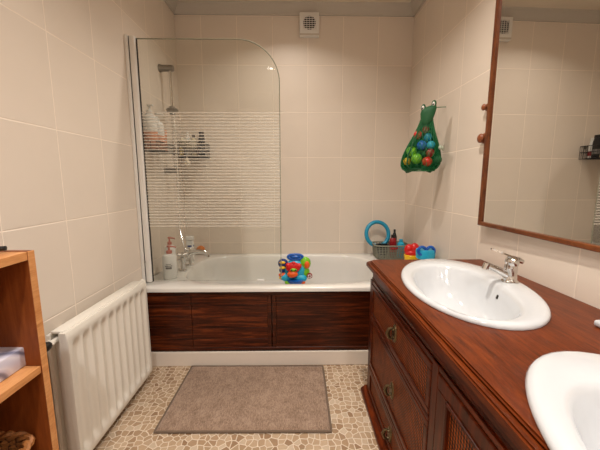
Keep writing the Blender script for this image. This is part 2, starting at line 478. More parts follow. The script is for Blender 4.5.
# ------------------------------------------------------------------ shelf unit on the left
sh = thing('shelf_unit', 'light oak open shelf unit with two compartments against the left wall', 'shelf', (XL+.002, .42, 0))
SD = .298
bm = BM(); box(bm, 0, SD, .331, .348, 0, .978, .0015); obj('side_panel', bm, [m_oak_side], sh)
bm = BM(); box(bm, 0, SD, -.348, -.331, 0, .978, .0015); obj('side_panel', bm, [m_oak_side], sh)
for a, b in ((.330, .349), (-.349, -.330)):
    bm = BM(); box(bm, SD+.0005, SD+.003, a, b, 0, .978, .001); obj('edge_band', bm, m_oak, sh)
bm = BM(); box(bm, 0, SD, -.331, .331, .956, .977, .001); obj('top_board', bm, m_oak, sh)
for z in (.656, .06, ): 
    bm = BM(); box(bm, .006, SD-.002, -.3305, .3305, z-.002, z+.017, .001); obj('shelf_board', bm, m_oak, sh)
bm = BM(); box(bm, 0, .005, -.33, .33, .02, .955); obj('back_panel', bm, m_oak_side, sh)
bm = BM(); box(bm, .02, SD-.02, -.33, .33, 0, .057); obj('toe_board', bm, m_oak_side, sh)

# card box on the shelf
bx = BM(); box(bx, -.115, .115, -.17, .17, 0, .052, .004, 2)
o = obj('tissue_box', bx, m_swirl, None, (XL+.145, .588, .6735), True)
tag(o, 'flat pale lavender box with grey swirls on the middle shelf', 'box')
t_ = thing('cosmetic_tube', 'small white tube with dark cap lying on top of the shelf unit', 'tube', (-.725, .735, .9785), .25)
bm = BM(); prism(bm, [(-.014, .001), (.014, .001), (.015, .012), (.008, .022), (-.008, .022), (-.015, .012)], -.09, .0, 'yz'); obj('body', bm, m_pvc, t_, smooth=True)
bm = BM(); lathe(bm, [(.001, .0), (.006, .0), (.006, .022), (.001, .022)], (0, 0, .010), 12, axis='x'); obj('cap', bm, m_black, t_, smooth=True)

# wicker basket
def rrect(a, b, r, n=64):
    pts = []
    for i in range(n):
        t = 2*PI*i/n; pts.append(sup(a, b, 5, t))
    return pts
wb = thing('wicker_basket', 'brown woven wicker basket on the bottom shelf of the shelf unit', 'basket', (XL+.155, .585, .078))
bm = BM(); N_ = 96
rows = 30
for k in range(rows):
    z = .006+k*.0128; g = .92+.08*k/rows
    pts = []
    for i in range(N_):
        t = 2*PI*i/N_; x, y = sup(.118*g, .16*g, 5, t)
        w = 1+.02*math.sin(i*PI/2+(k % 2)*PI)
        pts.append((x*w, y*w, z))
    tube(bm, pts, .0068, 5, 0, True)
obj('woven_wall', bm, m_wicker, wb, smooth=True)
bm = BM()
for i in range(48):
    t = 2*PI*i/48
    x, y = sup(.112*.92, .154*.92, 5, t); X, Y = sup(.116, .158, 5, t)
    tube(bm, [(x, y, .0), (X, Y, .39)], .004, 5)
obj('stakes', bm, m_wickerd, wb, smooth=True)
bm = BM()
for ph in (0, PI):
    pts = []
    for i in range(160):
        t = 2*PI*i/160; x, y = sup(.121+.006*math.cos(20*t+ph), .163+.006*math.cos(20*t+ph), 5, t)
        pts.append((x, y, .394+.007*math.sin(20*t+ph)))
    tube(bm, pts, .0075, 6, 0, True)
obj('braided_rim', bm, m_wicker, wb, smooth=True)
bm = BM(); lathe(bm, [(.001, 0), (.108, 0), (.108, .006), (.001, .006)], (0, 0, 0), 24, sy=1.35); obj('base', bm, m_wickerd, wb)

# ------------------------------------------------------------------ rug
rx0, rx1, ryy0, ryy1 = -.648, .168, 1.268, 1.772
rw, rh = (rx1-rx0)/2, (ryy1-ryy0)/2
rug = thing('bath_mat', 'taupe woven bath mat lying on the pebble floor before the bath', 'bath mat', ((rx0+rx1)/2, (ryy0+ryy1)/2, .001), -.012)
bm = BM(); NX, NYY = 80, 50; G = []
for i in range(NX+1):
    row = []
    for j in range(NYY+1):
        x = -rw+2*rw*i/NX; y = -rh+2*rh*j/NYY
        e = min(rw-abs(x), rh-abs(y)); z = .003+.008*min(1, e/.008)+random.uniform(-.0008, .0008)
        row.append(bm.verts.new((x, y, z)))
    G.append(row)
for i in range(NX):
    for j in range(NYY): bm.faces.new((G[i][j], G[i+1][j], G[i+1][j+1], G[i][j+1]))
obj('pile', bm, m_rug, rug, smooth=True, angle=180)
bm = BM()
pts = []
for (a, b), (c, dd) in zip([(-rw, -rh), (rw, -rh), (rw, rh), (-rw, rh)], [(rw, -rh), (rw, rh), (-rw, rh), (-rw, -rh)]):
    for k in range(30):
        pts.append((a+(c-a)*k/30, b+(dd-b)*k/30, .0058+random.uniform(-.0004, .0004)))
tube(bm, pts, .0055, 6, 0, True)
obj('bound_edge', bm, m_rugedge, rug, smooth=True)

# ------------------------------------------------------------------ vanity
VZ = .75; VX = .366; FX = .393; VE = 1.55; VN = -.30     # top height, edge, cabinet face, far end, near end
van = thing('vanity_cabinet', 'long dark mahogany vanity cabinet with cane drawers along the right wall', 'cabinet', (.7, .6, 0))
VO = Vector((-.7, -.6, 0))
B1 = (.648, 1.130); B2 = (.583, .29); BA, BB, BT = .223, .366, .183
def vb(bm, x0, x1, y0, y1, z0, z1, bev=.002, seg=2, mi=0): box(bm, x0-.7, x1-.7, y0-.6, y1-.6, z0, z1, bev, seg, mi)
def slab(ins, z0, z1):
    bm = BM(); c = .022
    X0, Y0, X1, Y1 = VX+ins, VN, XR-.001, VE-ins
    poly = [(X0, Y0), (X1, Y0), (X1, Y1), (X0+c, Y1), (X0, Y1-c)]
    prism(bm, [(x-.7, y-.6) for x, y in poly], z0, z1, 'xy')
    return bm
def top_with_holes():
    bm = slab(0, VZ-.034, VZ-.010)
    b2 = slab(.016, VZ-.010, VZ)
    for bb in (bm, b2):
        es = [e for e in bb.edges if abs(e.verts[0].co.z-e.verts[1].co.z) < 1e-6]
        bmesh.ops.bevel(bb, geom=es, offset=.0045, segments=2, affect='EDGES')
    me = bpy.data.meshes.new('tmp'); b2.to_mesh(me); b2.free(); 
    o1 = obj('countertop', bm, m_van_top, van)
    o2 = bpy.data.objects.new('tmp', me); COL.objects.link(o2); o2.parent = van
    cut = BM()
    for (cx_, cy_) in (B1, B2):
        r0 = []; 
        for i in range(64):
            a = -2*PI*i/64; u, v = (BA-.02)*math.cos(a), (BB-.02)*math.sin(a)
            c, s = math.cos(-BT), math.sin(-BT)
            r0.append((cx_+c*u-s*v-.7, cy_+s*u+c*v-.6))
        prism(cut, r0, VZ-.2, VZ+.1, 'xy')
    bmesh.ops.recalc_face_normals(cut, faces=cut.faces)
    mc = bpy.data.meshes.new('tmpc'); cut.to_mesh(mc); cut.free()
    oc = bpy.data.objects.new('tmpc', mc); COL.objects.link(oc); oc.parent = van
    bpy.context.view_layer.update()
    for o in (o1, o2):
        bb = BM(); bb.from_mesh(o.data); bmesh.ops.recalc_face_normals(bb, faces=bb.faces); bb.to_mesh(o.data); bb.free()
        md = o.modifiers.new('b', 'BOOLEAN'); md.operation = 'DIFFERENCE'; md.object = oc; md.solver = 'EXACT'
    dg = bpy.context.evaluated_depsgraph_get()
    res = BM()
    for o in (o1, o2):
        m_ = bpy.data.meshes.new_from_object(o.evaluated_get(dg)); res.from_mesh(m_)
    o1.modifiers.clear(); res.to_mesh(o1.data); res.free()
    for f in o1.data.polygons: f.material_index = 0
    bpy.data.objects.remove(o2); bpy.data.objects.remove(oc)
    return o1
top_with_holes()
# moulding under the top
bm = BM()
mprof = [(.414, .702), (.409, .707), (.408, .713), (.412, .7155), (.44, .7155), (.44, .650), (.417, .650), (.415, .657), (.419, .662), (.419, .698)]
prism(bm, [(x-.719, z) for x, z in mprof], VN-.6+.01, VE-.6-.03, 'xz'); obj('frieze_moulding', bm, m_van, van)
# carcass (open inside)
bm = BM()
vb(bm, FX+.012, XR-.002, VE-.05, VE-.032, .03, .7155); vb(bm, FX+.012, XR-.002, VN+.02, VN+.04, .03, .7155)
vb(bm, XR-.02, XR-.002, VN+.04, VE-.05, .03, .7155); vb(bm, FX+.012, XR-.02, VN+.04, VE-.05, .03, .05)
vb(bm, FX+.03, XR-.02, .774, .789, .05, .56)
obj('carcass', bm, m_van_up, van)
# end panel frame on the far side
bm = BM()
for a, b, z0, z1 in ((FX+.012, FX+.08, .04, .70), (.90, .985, .04, .70), (FX+.08, .90, .62, .70), (FX+.08, .90, .04, .12)):
    vb(bm, a, b, VE-.033, VE-.022, z0, z1)
obj('end_frame', bm, m_van_up, van)
# stiles and rails of the face
DY0, DY1 = .800, VE-.063
ZR = [(.636, .652), (.452, .468), (.180, .196), (.028, .044)]
for a, b in ((DY1, VE-.028), (.764, DY0), (VN+.02, VN+.06), (.17, .21)): 
    bm = BM(); vb(bm, FX-.004, FX+.02, a, b, .028, .652); obj('stile', bm, m_van_up, van)
for z0, z1 in ZR:
    bm = BM()
    vb(bm, FX-.002, FX+.018, VN+.03, DY1+.01, z0, z1) if z0 in (.636, .028) else vb(bm, FX-.007, FX+.018, DY0-.001, DY1+.001, z0+.002, z1-.002, .003, 2)
    obj('rail', bm, m_van, van)
# corner post with turned look and plinth
bm = BM(); prism(bm, [(.378, 0), (.378, .018), (.384, .024), (.392, .034), (.402, .04), (.43, .04), (.43, 0)], VN-.6+.02, VE-.6-.012, 'xz') if False else None
prism(bm, [(x-.722, z) for x, z in ((.382, .001), (.382, .018), (.388, .024), (.396, .030), (.404, .038), (.44, .038), (.44, .001))], VN-.6+.02, VE-.6-.005, 'xz')
box(bm, .44-.7, .985-.7, VE-.03-.6, VE-.005-.6, .001, .034, .003)
obj('plinth', bm, m_van, van)
def drawer(z0, z1, hz):
    bm = BM(); y0, y1 = DY0+.004, DY1-.004; w = .022
    for a, b, c, d_ in ((y0, y1, z0, z0+w), (y0, y1, z1-w, z1), (y0, y0+w, z0+w, z1-w), (y1-w, y1, z0+w, z1-w)):
        vb(bm, FX-.006, FX+.014, a, b, c, d_, .003)
    dr = obj('drawer', bm, m_van, van)
    bm = BM(); vb(bm, FX+.001, FX+.012, y0+w-.002, y1-w+.002, z0+w-.002, z1-w+.002, 0); obj('cane_inset', bm, m_cane, dr)
    bm = BM(); yc = 1.135-.6
    X = FX+.001-.7
    lathe(bm, [(.001, -.006), (.021, -.006), (.024, -.003), (.025, 0), (.001, 0)], (X, yc, hz), 24, sx=.8, sy=1.5, axis='x')
    for s in (-1, 1): lathe(bm, [(.001, -.014), (.005, -.013), (.006, -.006), (.001, -.006)], (X, yc, hz+s*.016), 10, axis='x')
    tube(bm, [(X-.012, yc, hz+.024), (X-.022, yc+.004, hz+.018), (X-.028, yc+.006, hz), (X-.022, yc+.004, hz-.018), (X-.012, yc, hz-.024)], [.004, .006, .008, .006, .004], 10)
    obj('drawer_pull', bm, m_brass, dr, smooth=True)
drawer(.470, .634, .552); drawer(.198, .450, .305); drawer(.046, .178, .105)
def cdoor(y0, y1, hy):
    bm = BM(); w = .052; z0, z1 = .046, .634
    for a, b, c, d_ in ((y0, y1, z0, z0+w), (y0, y1, z1-w*.8, z1), (y0, y0+w, z0+w, z1-w*.8), (y1-w, y1, z0+w, z1-w*.8)):
        vb(bm, FX-.006, FX+.014, a, b, c, d_, .003)
    for a, b, c, d_ in ((y0+w, y1-w, z0+w, z0+w+.01), (y0+w, y1-w, z1-w*.8-.01, z1-w*.8), (y0+w, y0+w+.01, z0+w, z1-w*.8), (y1-w-.01, y1-w, z0+w, z1-w*.8)):
        vb(bm, FX-.011, FX+.004, a, b, c, d_, .003)
    dr = obj('cabinet_door', bm, m_van_up, van)
    bm = BM(); vb(bm, FX+.001, FX+.012, y0+w-.002, y1-w+.002, z0+w-.002, z1-w*.8+.002, 0); obj('cane_inset', bm, m_cane, dr)
    bm = BM(); lathe(bm, [(.001, -.03), (.010, -.028), (.012, -.02), (.006, -.012), (.006, -.006), (.001, -.006)], (FX-.7, hy-.6, .36), 14, axis='x'); obj('door_knob', bm, m_brass, dr, smooth=True)
cdoor(.498, .760, .525); cdoor(.214, .498, .47); cdoor(VN+.064, .166, .14)

# basins --------------------------------------------------------------
def make_basin(loc, label):
    b_ = thing('wash_basin', label, 'basin', loc, -BT, 'oval basins set in the vanity top')
    bm = BM(); n = 72; rings = []
    def el(a, b, z, ox=0, oy=0, p=2.0):
        return [Vector((*[q+w for q, w in zip(sup(a, b, p, -2*PI*i/n), (ox, oy))], z)) for i in range(n)]
    rings = [el(BA-.022, BB-.022, -.02), el(BA-.008, BB-.008, .0005), el(BA, BB, .001), el(BA+.001, BB+.001, .006), el(BA-.004, BB-.004, .013), el(BA-.014, BB-.014, .017)]
    ox = -.028; oy = -.045
    ia, ib = .152, .282
    rings += [el(ia+.014, ib+.014, .0165, ox, oy, 2.1), el(ia+.004, ib+.004, .012, ox, oy, 2.15), el(ia-.004, ib-.004, .0, ox, oy, 2.15)]
    for k, z in ((.93, -.03), (.85, -.07), (.73, -.105), (.55, -.13), (.3, -.143), (.1, -.147)):
        rings.append(el(ia*k, ib*k, z, ox+.02*(1-k), oy, 2.1))
    ring_strip(bm, rings, True, False, True)
    obj('bowl', bm, m_white, b_, smooth=True, angle=60)
    bm = BM(); lathe(bm, [(.001, 0), (.02, 0), (.022, .002), (.012, .004), (.001, .0035)], (ox+.02, oy, -.1475), 20)
    obj('waste', bm, m_chrome, b_, smooth=True)
    bm = BM(); tube(bm, [(ox+ia*.965, oy+.02, -.022), (ox+ia*.94, oy+.02, -.036)], .0065, 10); obj('overflow_slot', bm, m_darkm, b_, smooth=True)
    return b_
make_basin((B1[0], B1[1], VZ), 'white oval basin at the far end of the vanity beside the bath toys')
make_basin((B2[0], B2[1], VZ), 'white oval basin nearest the viewer, cut off by the lower right corner')

# mixer tap -------------------------------------------------------------
def make_tap(loc, label, rz):
    t = thing('basin_tap', label, 'tap', loc, rz, 'lever mixer taps on the basins')
    bm = BM()      # spout runs along -X
    lathe(bm, [(.001, 0), (.030, 0), (.030, .005), (.024, .009), (.022, .03), (.023, .055), (.021, .07), (.001, .072)], (0, 0, 0), 24, sy=.95)
    obj('body', bm, m_chrome, t, smooth=True, angle=50)
    bm = BM()
    tube(bm, [(-.005, 0, .024), (-.035, 0, .040), (-.065, 0, .054), (-.088, 0, .063)], [.017, .014, .012, .0115], 14)
    tube(bm, [(-.087, 0, .070), (-.094, 0, .048)], .0125, 14)
    obj('spout', bm, m_chrome, t, smooth=True, angle=50)
    bm = BM()
    lathe(bm, [(.001, .066), (.021, .067), (.024, .075), (.023, .09), (.015, .1), (.001, .103)], (0.002, 0, 0), 20)
    tube(bm, [(.02, 0, .088), (.04, 0, .080)], [.012, .008], 10)
    P = [(0.004, .098, .018), (-.02, .106, .015), (-.048, .118, .012), (-.074, .127, .008), (-.078, .128, .004)]
    rings = [[Vector((x, -w, z-.003)), Vector((x, w, z-.003)), Vector((x, w*.8, z+.004)), Vector((x, -w*.8, z+.004))] for x, z, w in P]
    ring_strip(bm, rings, True, True, True)
    obj('lever', bm, m_chrome, t, smooth=True, angle=50)
    return t
t1 = make_tap((.826, 1.125, VZ+.016), 'chrome lever mixer tap behind the far oval basin', -.12)
dup(t1, (.775, .33, VZ+.016), 'chrome lever mixer tap behind the near oval basin', -.12)
sd = thing('soap_dish', 'small white soap dish on the vanity at the right edge', 'soap dish', (.875, .755, VZ+.0005), .1)
bm = BM(); box(bm, -.04, .04, -.055, .045, 0, .018, .006, 3); obj('dish', bm, m_white, sd, smooth=True)
bm = BM(); box(bm, -.026, .026, -.037, .027, .0185, .026, .003, 3); obj('soap', bm, m_creamy, sd, smooth=True)

# ------------------------------------------------------------------ mirror
mir = thing('wall_mirror', 'large wall mirror in a thin brown wooden frame above the vanity', 'mirror', (.936, 1.518, .945), .0)
ML, MH = 1.75, 1.20
mir.rotation_euler = (0, 0, .026)
# local: extends along -Y from its far edge, faces -X, stands slightly off the wall at its far end
bm = BM(); box(bm, .002, .006, -ML, 0, 0, MH); obj('mirror_pane', bm, m_mirror, mir)
bm = BM(); fw = .022
for a, b, c, d_ in ((-.004, .011, -.002, MH), (-ML-.011, -ML+.004, -.002, MH)): box(bm, -.010, .016, a, b, c, d_, .003)
for c, d_ in ((-.015, .004), (MH-.004, MH+.015)): box(bm, -.010, .016, -ML-.011, .011, c, d_, .003)
obj('frame', bm, m_frame, mir)
bm = BM(); box(bm, .007, .012, -ML, 0, 0, MH); obj('backing', bm, m_darkm, mir)

# wooden hooks
def hook(z, y, label, r):
    h = thing('coat_hook', label, 'hook', (XR, y, z), 0, 'wooden hooks beside the mirror')
    bm = BM(); lathe(bm, [(.001, -.014), (r*.8, -.013), (r, -.008), (r, 0), (.001, 0)], (0, 0, 0), 24, axis='x'); obj('rosette', bm, m_hook, h, smooth=True)
    bm = BM(); tube(bm, [(-.010, 0, 0), (-.02, 0, .0)], .007, 10); sphere(bm, (-.025, 0, 0), r*.9, (.55, 1, 1)); obj('peg', bm, m_hook, h, smooth=True)
hook(1.365, 1.585, 'round brown wooden hook on the wall beside the mirror, lower of two', .026)
hook(1.515, 1.58, 'small brown wooden hook on the wall beside the mirror, upper of two', .018)

# extractor fan
fan = thing('extractor_fan', 'white square extractor fan with a dark grid vent high on the back wall', 'fan', (.117, YB, 2.385))
bm = BM(); box(bm, -.078, .078, -.045, -.001, -.088, .088, .006, 3); obj('housing', bm, m_pvc, fan, smooth=True)
bm = BM(); lathe(bm, [(.001, -.0475), (.05, -.0475), (.05, -.044), (.001, -.044)], (0, 0, .008), 28, axis='y'); obj('vent_opening', bm, m_dark, fan)
bm = BM()
for k in range(-2, 3): 
    if k: box(bm, k*.021-.0018, k*.021+.0018, -.054, -.048, -.042, .058)
for k in range(-3, 4): box(bm, -.05, .05, -.052, -.048, .008+k*.0145-.0016, .008+k*.0145+.0016)
box(bm, -.0018, .0018, -.054, -.048, -.045, .06)
obj('grille', bm, m_pvc, fan)
bm = BM(); box(bm, -.075, .075, -.047, -.045, -.084, -.07, .0005); obj('base_lip', bm, plain('beige_plastic', C(200, 190, 175), .5), fan)  # slightly darker beige plastic strip along the bottom of the housing

# ------------------------------------------------------------------ shower rail, caddies
RYY = 2.33
rail = thing('shower_rail', 'chrome shower riser rail with slider on the left wall behind the screen', 'shower rail', (XL, RYY, 1.2))
bm = BM(); tube(bm, [(.075, 0, .0), (.075, 0, .76)], .0105, 14); obj('pole', bm, m_chrome, rail, smooth=True)
for z in (.03, .745):
    bm = BM(); lathe(bm, [(.001, .001), (.027, .001), (.027, .012), (.023, .02), (.0225, .09), (.019, .099), (.001, .1)], (0, 0, z), 20, axis='x'); obj('bracket', bm, m_steel, rail, smooth=True)
bm = BM(); lathe(bm, [(.001, -.03), (.019, -.028), (.022, 0), (.019, .028), (.001, .03)], (.075, 0, .455), 16)
tube(bm, [(.075, -.0, .455), (.10, -.05, .45)], [.014, .018], 14)
obj('slider', bm, m_steel, rail, smooth=True)
bm = BM(); lathe(bm, [(.001, -.014), (.03, -.012), (.036, 0), (.03, .01), (.001, .014)], (.095, -.055, .448), 20, sx=1.2); obj('shower_head', bm, m_steel, rail, smooth=True)
bm = BM()
pts = [(.10, -.05, .43), (.105, -.045, .30), (.10, -.03, .1), (.095, -.03, -.15), (.10, -.05, -.4), (.155, -.10, -.598)]
P2 = []
for i in range(len(pts)-1):
    for k in range(24): P2.append(tuple(pts[i][q]+(pts[i+1][q]-pts[i][q])*k/24 for q in range(3)))
tube(bm, P2, [.0058 if i % 2 else .0046 for i in range(len(P2))], 8); obj('hose', bm, m_chrome, rail, smooth=True)

def caddy(name, label, loc, w, d, h, rz=0, group=None):
    """wire basket, w along local x, d along local -y (wall at y = 0)"""
    c = thing(name, label, 'shower caddy', loc, rz)
    bm = BM(); r = .0022
    for z in (0, h*.5, h): tube(bm, [(-w/2, -.004, z), (w/2, -.004, z), (w/2, -d, z), (-w/2, -d, z)], r*1.3, 6, 0, True)
    obj('rim_wire', bm, m_wire, c, smooth=True)
    bm = BM()
    nx = int(w/.018); ny = int(d/.03)
    for i in range(nx+1):
        x = -w/2+w*i/nx; tube(bm, [(x, -.004, h), (x, -.004, 0), (x, -d, 0), (x, -d, h)], r*.8, 5)
    for i in range(1, ny):
        y = -.004-(d-.004)*i/ny; tube(bm, [(-w/2, y, h), (-w/2, y, 0), (w/2, y, 0), (w/2, y, h)], r*.8, 5)
    obj('grid_wire', bm, m_wire, c, smooth=True)
    for x in (-w*.3, w*.3):
        bm = BM(); lathe(bm, [(.001, -.003), (.012, -.003), (.014, 0), (.001, 0)], (x, -.001, h*.9), 12, axis='y'); obj('wall_fixing', bm, m_steel, c, smooth=True)
    return c
c1 = caddy('shower_caddy', 'wire shower caddy on the left wall holding two peach pump bottles', (XL+.001, 2.09, 1.345), .30, .115, .05, PI/2)
c2 = caddy('shower_caddy', 'black wire shower caddy on the back wall filled with bottles', (-.842, YB-.001, 1.345), .235, .19, .11, 0)

def pump_bottle(loc, label, r, h, body, lower, pump, rz=0, group=None, lab=True, square=2.0):
    t = thing('pump_bottle', label, 'bottle', loc, rz, group)
    def shape(prof, mi=0, bm=None):
        ring_strip(bm, [[Vector((*sup(rr, rr*.85 if square > 2 else rr, square, 2*PI*i/24), z)) for i in range(24)] for rr, z in prof], True, True, True, mi)
    bm = BM()
    if lower is not None:
        shape([(r*.93, 0), (r, .006), (r, h*.5)], 1, bm); shape([(r, h*.5+.0003), (r, h*.86), (r*.8, h*.95), (r*.35, h)], 0, bm)
        obj('body', bm, [body, lower], t, smooth=True)
    else:
        shape([(r*.93, 0), (r, .006), (r, h*.86), (r*.85, h*.95), (r*.35, h)], 0, bm); obj('body', bm, body, t, smooth=True)
    bm = BM(); lathe(bm, [(r*.4, h+.0003), (r*.42, h+.018), (r*.15, h+.022), (r*.15, h+.04), (r*.3, h+.042), (r*.3, h+.052), (.001, h+.054)], n=16)
    tube(bm, [(0, 0, h+.047), (r*.9, -r*.3, h+.045), (r*1.0, -r*.34, h+.038)], [.006, .005, .004], 8)
    obj('pump', bm, pump, t, smooth=True)
    if lab:
        bm = BM()
        for z0, z1, a in ((h*.42, h*.5, .42), (h*.53, h*.56, .5), (h*.6, h*.62, .34)):
            n_ = 8; rg = []
            for zz in (z0, z1):
                rg.append([Vector(((r+.0008)*math.sin(-a+2*a*i/n_)*1, -(r+.0008)*math.cos(-a+2*a*i/n_), zz)) for i in range(n_+1)])
            ring_strip(bm, rg, False)
        obj('print', bm, m_label, t)
    return t
# on the bath rim by the taps
pump_bottle((-.830, 1.985, .5145), 'large white pump bottle with pink pump at the front corner of the bath rim', .045, .165, m_pvc, None, m_pink, .2)
pump_bottle((-.862, 2.078, .5145), 'white pump bottle with pink pump standing behind the larger one on the rim', .036, .205, m_pvc, None, m_pink, .2)
# in the left caddy
pump_bottle((XL+.060, 1.995, 1.3500), 'peach and white pump bottle in the left caddy, nearest the glass screen frame', .042, .215, m_pvc, m_peach, m_pvc, -.3, None, False)
pump_bottle((XL+.060, 2.10, 1.3500), 'peach and white pump bottle in the left caddy, beside the shower rail', .040, .19, m_pvc, m_peach, m_pvc, .5, None, False)
pb = BM(); ring_strip(pb, [[Vector((*sup(.021, .017, 2.6, 2*PI*i/20), 0)) for i in range(20)], [Vector((*sup(.023, .019, 2.6, 2*PI*i/20), .05)) for i in range(20)], [Vector((*sup(.026, .006, 2.6, 2*PI*i/20), .14)) for i in range(20)], [Vector((*sup(.026, .002, 2.6, 2*PI*i/20), .15)) for i in range(20)]], True, True, True)
o = obj('cosmetic_tube', pb, m_peach, None, (XL+.055, 2.195, 1.350), True); tag(o, 'peach squeeze tube standing at the far end of the left caddy', 'tube')

def bottle(name, loc, label, prof, mat, capmat, cat='bottle', sx=1, sy=1, rz=0, band=None, group=None):
    t = thing(name, label, cat, loc, rz, group)
    zc = prof[-1][1]
    bm = BM(); lathe(bm, prof, n=20, sx=sx, sy=sy); obj('body', bm, mat, t, smooth=True)
    rr = prof[-1][0]
    bm = BM(); lathe(bm, [(rr*1.05, zc+.0004), (rr*1.1, zc+.003), (rr*1.05, zc+.024), (.001, zc+.026)], n=16, sx=sx, sy=sy); obj('cap', bm, capmat, t, smooth=True)
    if band:
        z0, z1, r, bmv = band
        bm = BM(); lathe(bm, [(r, z0), (r, z1)], n=20, sx=sx, sy=sy, cap=False); obj('label_band', bm, bmv, t, smooth=True)
    return t
def P_(r, h, neck=.45): return [(r*.9, 0), (r, .005), (r, h*.78), (r*.85, h*.9), (r*neck, h)]
cz = 1.3495
bottle('shampoo_bottle', (-.752, YB-.120, cz), 'black shampoo bottle at the right end of the back caddy', P_(.029, .165, .75), m_black, m_black, sx=.85, band=(.03, .07, .0295, m_label))
bottle('shampoo_bottle', (-.785, YB-.05, cz), 'white bottle with dark red label beside the black one in the back caddy', P_(.022, .15, .6), m_pvc, m_pvc, band=(.02, .06, .0226, m_darkred))
bottle('shampoo_bottle', (-.836, YB-.06, cz), 'cream bottle with black cap in the middle of the back caddy', P_(.022, .15, .55), m_creamy, m_black, band=(.03, .06, .0226, m_label))
bottle('shampoo_bottle', (-.885, YB-.06, cz), 'tall white bottle at the left of the back caddy', P_(.022, .175, .5), m_pvc, m_pvc, band=(.05, .08, .0226, m_label))
bottle('shampoo_bottle', (-.918, YB-.125, cz), 'small yellow bottle in the corner end of the back caddy', P_(.016, .08, .5), plain('pale_yellow', C(226, 200, 120), .35), m_pvc)
# bath puff: ruffled ball
def puff(loc, label, R, name='bath_puff'):
    bm = BM(); bmesh.ops.create_icosphere(bm, subdivisions=4, radius=R)
    for v in bm.verts:
        n = v.co.normalized()
        k = .82+.18*abs(math.sin(9*n.x+4*math.sin(5*n.y))*math.cos(8*n.z+3*n.x))+random.uniform(-.05, .05)
        v.co = v.co*k
    o = obj(name, bm, m_puff, None, loc, True, 180)
    tag(o, label, 'bath puff'); return o
puff((-.832, YB-.135, cz+.085), 'larger cream ruffled bath puff at the front of the back caddy', .048)
puff((-.893, YB-.145, cz+.11), 'smaller cream ruffled bath puff beside the larger one in the back caddy', .034)
bm = BM()
t = thing('bath_brush', 'white hanging scrub cloth below the back caddy', 'cloth', (-.85, YB-.199, 1.30))
tube(bm, [(0, 0.003, .07), (0, 0, .03)], .002, 6); obj('loop', bm, m_pvc, t)
bm = BM(); bmesh.ops.create_icosphere(bm, subdivisions=3, radius=.03)
for v in bm.verts: v.co = Vector((v.co.x*(.55+.25*(v.co.z < 0)), v.co.y*.5, v.co.z*1.1))*(1+random.uniform(-.08, .08))
obj('cloth', bm, m_puff, t, smooth=True, angle=180); t.name = 'scrub_cloth'

# bath mixer tap
tp = thing('bath_tap', 'chrome two-handle bath mixer tap on the left end of the tub', 'tap', (-.800, 2.215, .5145))
bm = BM()
for s in (-1, 1): lathe(bm, [(.001, 0), (.026, 0), (.026, .006), (.016, .012), (.014, .05), (.019, .055), (.019, .085), (.001, .087)], (0, s*.085, 0), 18)
tube(bm, [(0, -.085, .07), (0, .085, .07)], .018, 14)
obj('body', bm, m_chrome, tp, smooth=True)
bm = BM(); tube(bm, [(.0, 0, .07), (.04, 0, .095), (.10, 0, .103), (.15, 0, .098), (.17, 0, .085), (.172, 0, .068)], [.017, .015, .014, .0135, .013, .0125], 14); obj('spout', bm, m_chrome, tp, smooth=True)
for s in (-1, 1):
    bm = BM(); lathe(bm, [(.001, .088), (.012, .088), (.012, .108), (.001, .115)], (0, s*.085, 0), 14)
    for a in range(4):
        c, q = math.cos(a*PI/2+.4), math.sin(a*PI/2+.4)
        tube(bm, [(0, s*.085, .102), (.033*c, s*.085+.033*q, .102)], [.006, .008], 8); sphere(bm, (.035*c, s*.085+.035*q, .102), .009, u=10, v=6)
    obj('cross_handle', bm, m_chrome, tp, smooth=True)
tp.scale = (.92, .9, 1.2)
# items at the back left corner of the rim
bb_ = thing('wash_bottle', 'white rectangular bottle with black mark standing behind the bath tap', 'bottle', (-.845, 2.43, .5145), .1)
bm = BM(); box(bm, -.028, .028, -.018, .018, 0, .165, .007, 3); obj('body', bm, m_pvc, bb_, smooth=True)
bm = BM(); box(bm, -.03, .03, -.02, .02, .166, .20, .006, 3); obj('cap', bm, m_pvc, bb_, smooth=True)
bm = BM(); box(bm, -.016, .016, -.0195, -.0182, .115, .128, 0); obj('mark', bm, m_navy, bb_)
bm = BM(); box(bm, .0282, .0295, -.012, .012, .115, .128, 0); obj('mark', bm, m_navy, bb_)
bm = BM(); bmesh.ops.create_icosphere(bm, subdivisions=3, radius=.038)
for v in bm.verts: v.co = Vector((v.co.x, v.co.y*.7, v.co.z*.9))*(1+random.uniform(-.05, .05))
o = obj('bath_sponge', bm, m_sponge, None, (-.82, 2.615, .562), True, 180); tag(o, 'round orange sponge on the back rim behind the bath tap', 'sponge')

# ------------------------------------------------------------------ bath seat toy
toy = thing('bath_toy', 'colourful blue activity bath toy with an orange face standing in the tub', 'toy', (.0, 2.20, .133), 0)
F = .0078
def tp_(px, py, y=0): return ((px-296)*F, y, .365+(270-py)*F*.95)
bm = BM(); lathe(bm, [(.001, -.0), (.09, 0), (.095, .01), (.07, .03), (.055, .08), (.05, .2), (.055, .27), (.07, .30), (.001, .31)], n=28); obj('stand', bm, m_blue, toy, smooth=True)
bm = BM(); sphere(bm, tp_(296, 270, .01), .082, (1.05, .5, 1.0), u=24, v=16); sphere(bm, tp_(288, 277, -.01), .04, (1.2, .6, .8)); sphere(bm, tp_(301, 278, -.012), .04, (1.2, .6, .8)); obj('body', bm, m_sky, toy, smooth=True)
bm = BM(); tube(bm, [tp_(296+7*math.cos(a), 256.5-2.5*math.sin(a), 0) for a in [2*PI*i/20 for i in range(20)]], .010, 10, 0, True); sphere(bm, tp_(296, 256.5), .03, (1.3, .5, .5)); obj('top_handle', bm, m_blue, toy, smooth=True)
